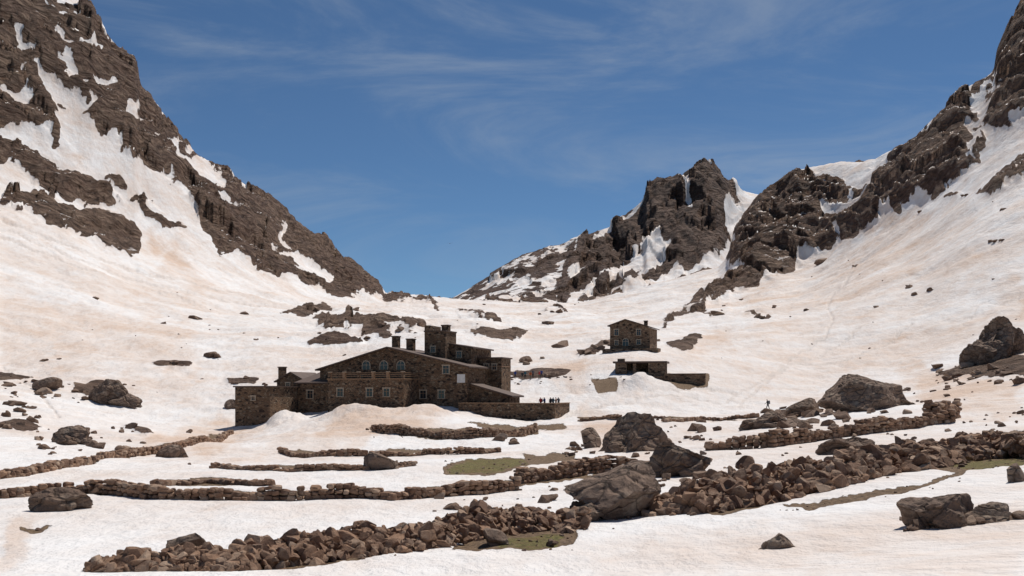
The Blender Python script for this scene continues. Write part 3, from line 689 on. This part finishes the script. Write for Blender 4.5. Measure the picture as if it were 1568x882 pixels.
for x0,x1 in ((a0,a0+2.2),(a0+3.4,a0+4.0),(a0+6.3,a0+7),(a1-2.4,a1)): G3.hexa('shelter_pier',x0,x1,0,.6,zb,zt,masonry2)
G3.hexa('shelter_left_wall',a0,a0+.5,.605,4.495,zb,zt,masonry2); G3.hexa('shelter_right_wall',a1-.5,a1,.605,4.495,zb,zt,masonry2)
G3.hexa('shelter_base_wall',a0-3.2,a1,-1.2,-.01,zb,zt-2.5,masonry2)
G3.hexa('shelter_roof',a0-.4,a1+.4,-.4,5.4,zt+.003,zt+.35,roof_m)
G3.hexa('shelter_roof_block',a0+.3,a0+1.6,1,2.3,zt+.353,zt+.9,masonry2)
G3.hexa('shelter_right_terrace',a1+.01,a1+7.6,-1.5,0.5,zb,G3.z(573,a1+4,0),masonry2)
G3.hexa('shelter_right_coping',a1+.45,a1+7.7,-1.6,.6,G3.z(573,a1+4,0)+.003,G3.z(573,a1+4,0)+.12,roof_m)
# ------------------------------------------------------------ PEOPLE
def cm(n,c): return plain_mat(n,c,tuple(v*.7 for v in c),20,.8)
skin=cm('skin',(.45,.28,.2)); hair=cm('dark_hair',(.03,.02,.015)); boots=cm('boot_leather',(.04,.03,.025))
def person(name,loc,head,jacket,pants,lean=0.0,stride=0.15,arms=(0.1,0.1),pack=None):
    V=[];E=[];R=[]
    def add(p,r,par=None):
        V.append(p);R.append(r)
        if par is not None:E.append((par,len(V)-1))
        return len(V)-1
    pel=add((0,0,.95),.15); ch=add((lean*.3,0,1.15),.14,pel); sh=add((lean*.8,0,1.38),.15,ch); nk=add((lean,0,1.50),.06,sh); hd=add((lean+.02,0,1.60),.095,nk); tp=add((lean+.02,0,1.70),.085,hd)
    add((lean+.12,0,1.61),.02,hd)
    for sg,st,ar in ((1,stride,arms[0]),(-1,-stride,arms[1])):
        hp=add((0,sg*.1,.88),.105,pel)
        kn=add((st*.6+.04,sg*.11,.5),.07,hp); an=add((st-.02,sg*.12,.09),.045,kn); ft=add((st+.17,sg*.13,.04),.04,an)
        s2=add((lean*.8,sg*.19,1.40),.07,sh); el=add((lean*.6+ar*.4-.03,sg*.27,1.13),.05,s2); wr=add((lean*.5+ar*1.3,sg*.25,.92+abs(ar)*.5),.032,el); pm=add((lean*.5+ar*1.3+.04,sg*.25,.85+abs(ar)*.5),.03,wr)
        x,y,z=V[pm]
        for k in range(4): add((x+.02,y+(k-1.5)*.018,z-.07-.01*(k in(1,2))),.009,pm)
        add((x+.045,y-sg*.03,z-.02),.01,pm)
    me=bpy.data.meshes.new(name); me.from_pydata(V,E,[]); ob=bpy.data.objects.new('t',me); scene.collection.objects.link(ob)
    ob.modifiers.new('s','SKIN')
    for i,r in enumerate(R): me.skin_vertices[0].data[i].radius=(r,r)
    me.skin_vertices[0].data[0].use_root=True
    ob.modifiers.new('d','SUBSURF').levels=1
    dg=bpy.context.evaluated_depsgraph_get(); nm=bpy.data.meshes.new_from_object(ob.evaluated_get(dg)); bpy.data.objects.remove(ob)
    nm.name=name; nm.materials.clear()
    for mm in (jacket,pants,skin,hair,boots): nm.materials.append(mm)
    for p in nm.polygons:
        c=p.center; p.use_smooth=True
        if c.z>1.66 or (c.z>1.55 and c.x<lean-.02): p.material_index=3
        elif c.z>1.48: p.material_index=2
        elif abs(c.y)>.2 and c.z<.90+abs(arms[0])*.5 and c.z>.6: p.material_index=2
        elif c.z<.14: p.material_index=4
        elif c.z<.93 : p.material_index=1
        else: p.material_index=0
    e=bpy.data.objects.new(name,None); scene.collection.objects.link(e); e.location=loc; e.rotation_euler=(0,0,head)
    b=bpy.data.objects.new('body',nm); b.parent=e; scene.collection.objects.link(b)
    if pack:
        bm_=merged('backpack',[(make_rock(9,3,0,0,True),(lean*.5-.24,0,1.22),(.13,.17,.27),Euler((0,.1,0)).to_matrix())],pack,True); bm_.parent=e
    return e
J=[cm('jacket_%s'%n,c) for n,c in (('red',(.4,.03,.03)),('blue',(.03,.06,.25)),('black',(.02,.02,.025)),('teal',(.02,.15,.2)),('orange',(.5,.12,.03)),('grey',(.15,.15,.16)))]
Pn=[cm('trousers_dark',(.03,.03,.035)),cm('trousers_khaki',(.15,.12,.08))]
a0c,a1c,bc,zc=court
for i,(px,bb) in enumerate([(828,-.6),(834,.5),(843,-.2),(847,1.2),(853,2.0),(858,3.5)]):
    a=min(G.a(px,bb),a1c-.9)
    X=G.ox+a*G.c+bb*G.s; Yw=G.oy-a*G.s+bb*G.c
    person('hiker',(X,Yw,zc),random.uniform(0,6.28),J[i%6],Pn[i%2],random.uniform(0,.1),random.uniform(.03,.2),(random.uniform(0,.3),random.uniform(0,.3)),J[(i+2)%6] if i%3==0 else None)
for i,px in enumerate([789,800,804,812,816,826,829]):
    p=hit(px,581+random.uniform(-2,2)); person('hiker',tuple(p),random.uniform(0,6.28),J[(i+1)%6],Pn[i%2],random.uniform(0,.15),.1,(.2,.1))
p=hit(1176,628); person('hiker',tuple(p),2.6,J[2],Pn[0],.12,.22,(.25,.1),J[5])
# ------------------------------------------------------------ bird
me=bpy.data.meshes.new('bird'); me.from_pydata([(-.9,0,.18),(-.45,.12,.22),(0,.15,0),(.45,.12,.22),(.9,0,.18),(.4,-.15,.15),(0,-.2,0),(-.4,-.15,.15),(0,.4,.02),(-.12,-.5,0),(.12,-.5,0),(0,0,-.12),(0,0,.12)],[],[(0,1,7),(1,2,6,7),(2,3,5,6),(3,4,5),(8,2,12),(8,12,6),(8,11,2),(6,9,10),(2,11,6),(11,9,10)])
me.materials.append(hair); bo=bpy.data.objects.new('bird',me); scene.collection.objects.link(bo); bo.location=((689-CX)/F*260,260,(HY-373)/F*260)
# ------------------------------------------------------------ LIGHT, SKY, CAMERA
az=math.radians(34); el=math.radians(60)
d=Vector((math.sin(az)*math.cos(el),math.cos(az)*math.cos(el),math.sin(el)))
L=bpy.data.lights.new('sun','SUN'); L.energy=4.1; L.angle=math.radians(.53); L.color=(1,.95,.88)
lo=bpy.data.objects.new('sun',L); lo.rotation_euler=d.to_track_quat('Z','Y').to_euler(); scene.collection.objects.link(lo)
w=bpy.data.worlds.new('World'); scene.world=w; w.use_nodes=True; nt=w.node_tree; g=N(nt); bg=nt.nodes['Background']
sk=g.node('ShaderNodeTexSky'); sk.sky_type='NISHITA'; sk.sun_disc=False; sk.sun_elevation=el; sk.sun_rotation=az; sk.altitude=3200; sk.air_density=1.0; sk.dust_density=0.1; sk.ozone_density=2.0
tc=g.node('ShaderNodeTexCoord'); gen=tc.outputs['Generated']
c=g.mix(1.0,sk.outputs[0],(0.48,0.62,0.70),'MULTIPLY')
cn=g.noise(g.vmap(gen,(1.2,1,4.5),(0,0.5,0.2)),2.6,10,0.62,0.7)
cn2=g.noise(g.vmap(gen,(1,1,1.6),(0,0.3,0)),2.3,3,0.5)
cf_=g.math('MULTIPLY',g.rng(cn,0.42,0.78,0,1,True),g.rng(cn2,0.34,0.60,0.12,0.55,True))
c=g.mix(cf_,c,(3.8,4.3,4.9))
g.link(c,bg.inputs[0]); bg.inputs[1].default_value=0.1
cam=bpy.data.cameras.new('camera'); cam.sensor_width=36; cam.lens=36*F/1568; cam.shift_y=(HY-441)/1568; cam.clip_end=6000; cam.clip_start=.1
co=bpy.data.objects.new('camera',cam); co.location=(0,0,0); co.rotation_euler=(math.radians(90),0,0); scene.collection.objects.link(co); scene.camera=co
scene.view_settings.view_transform='Standard'; scene.view_settings.look='None'; scene.view_settings.exposure=0
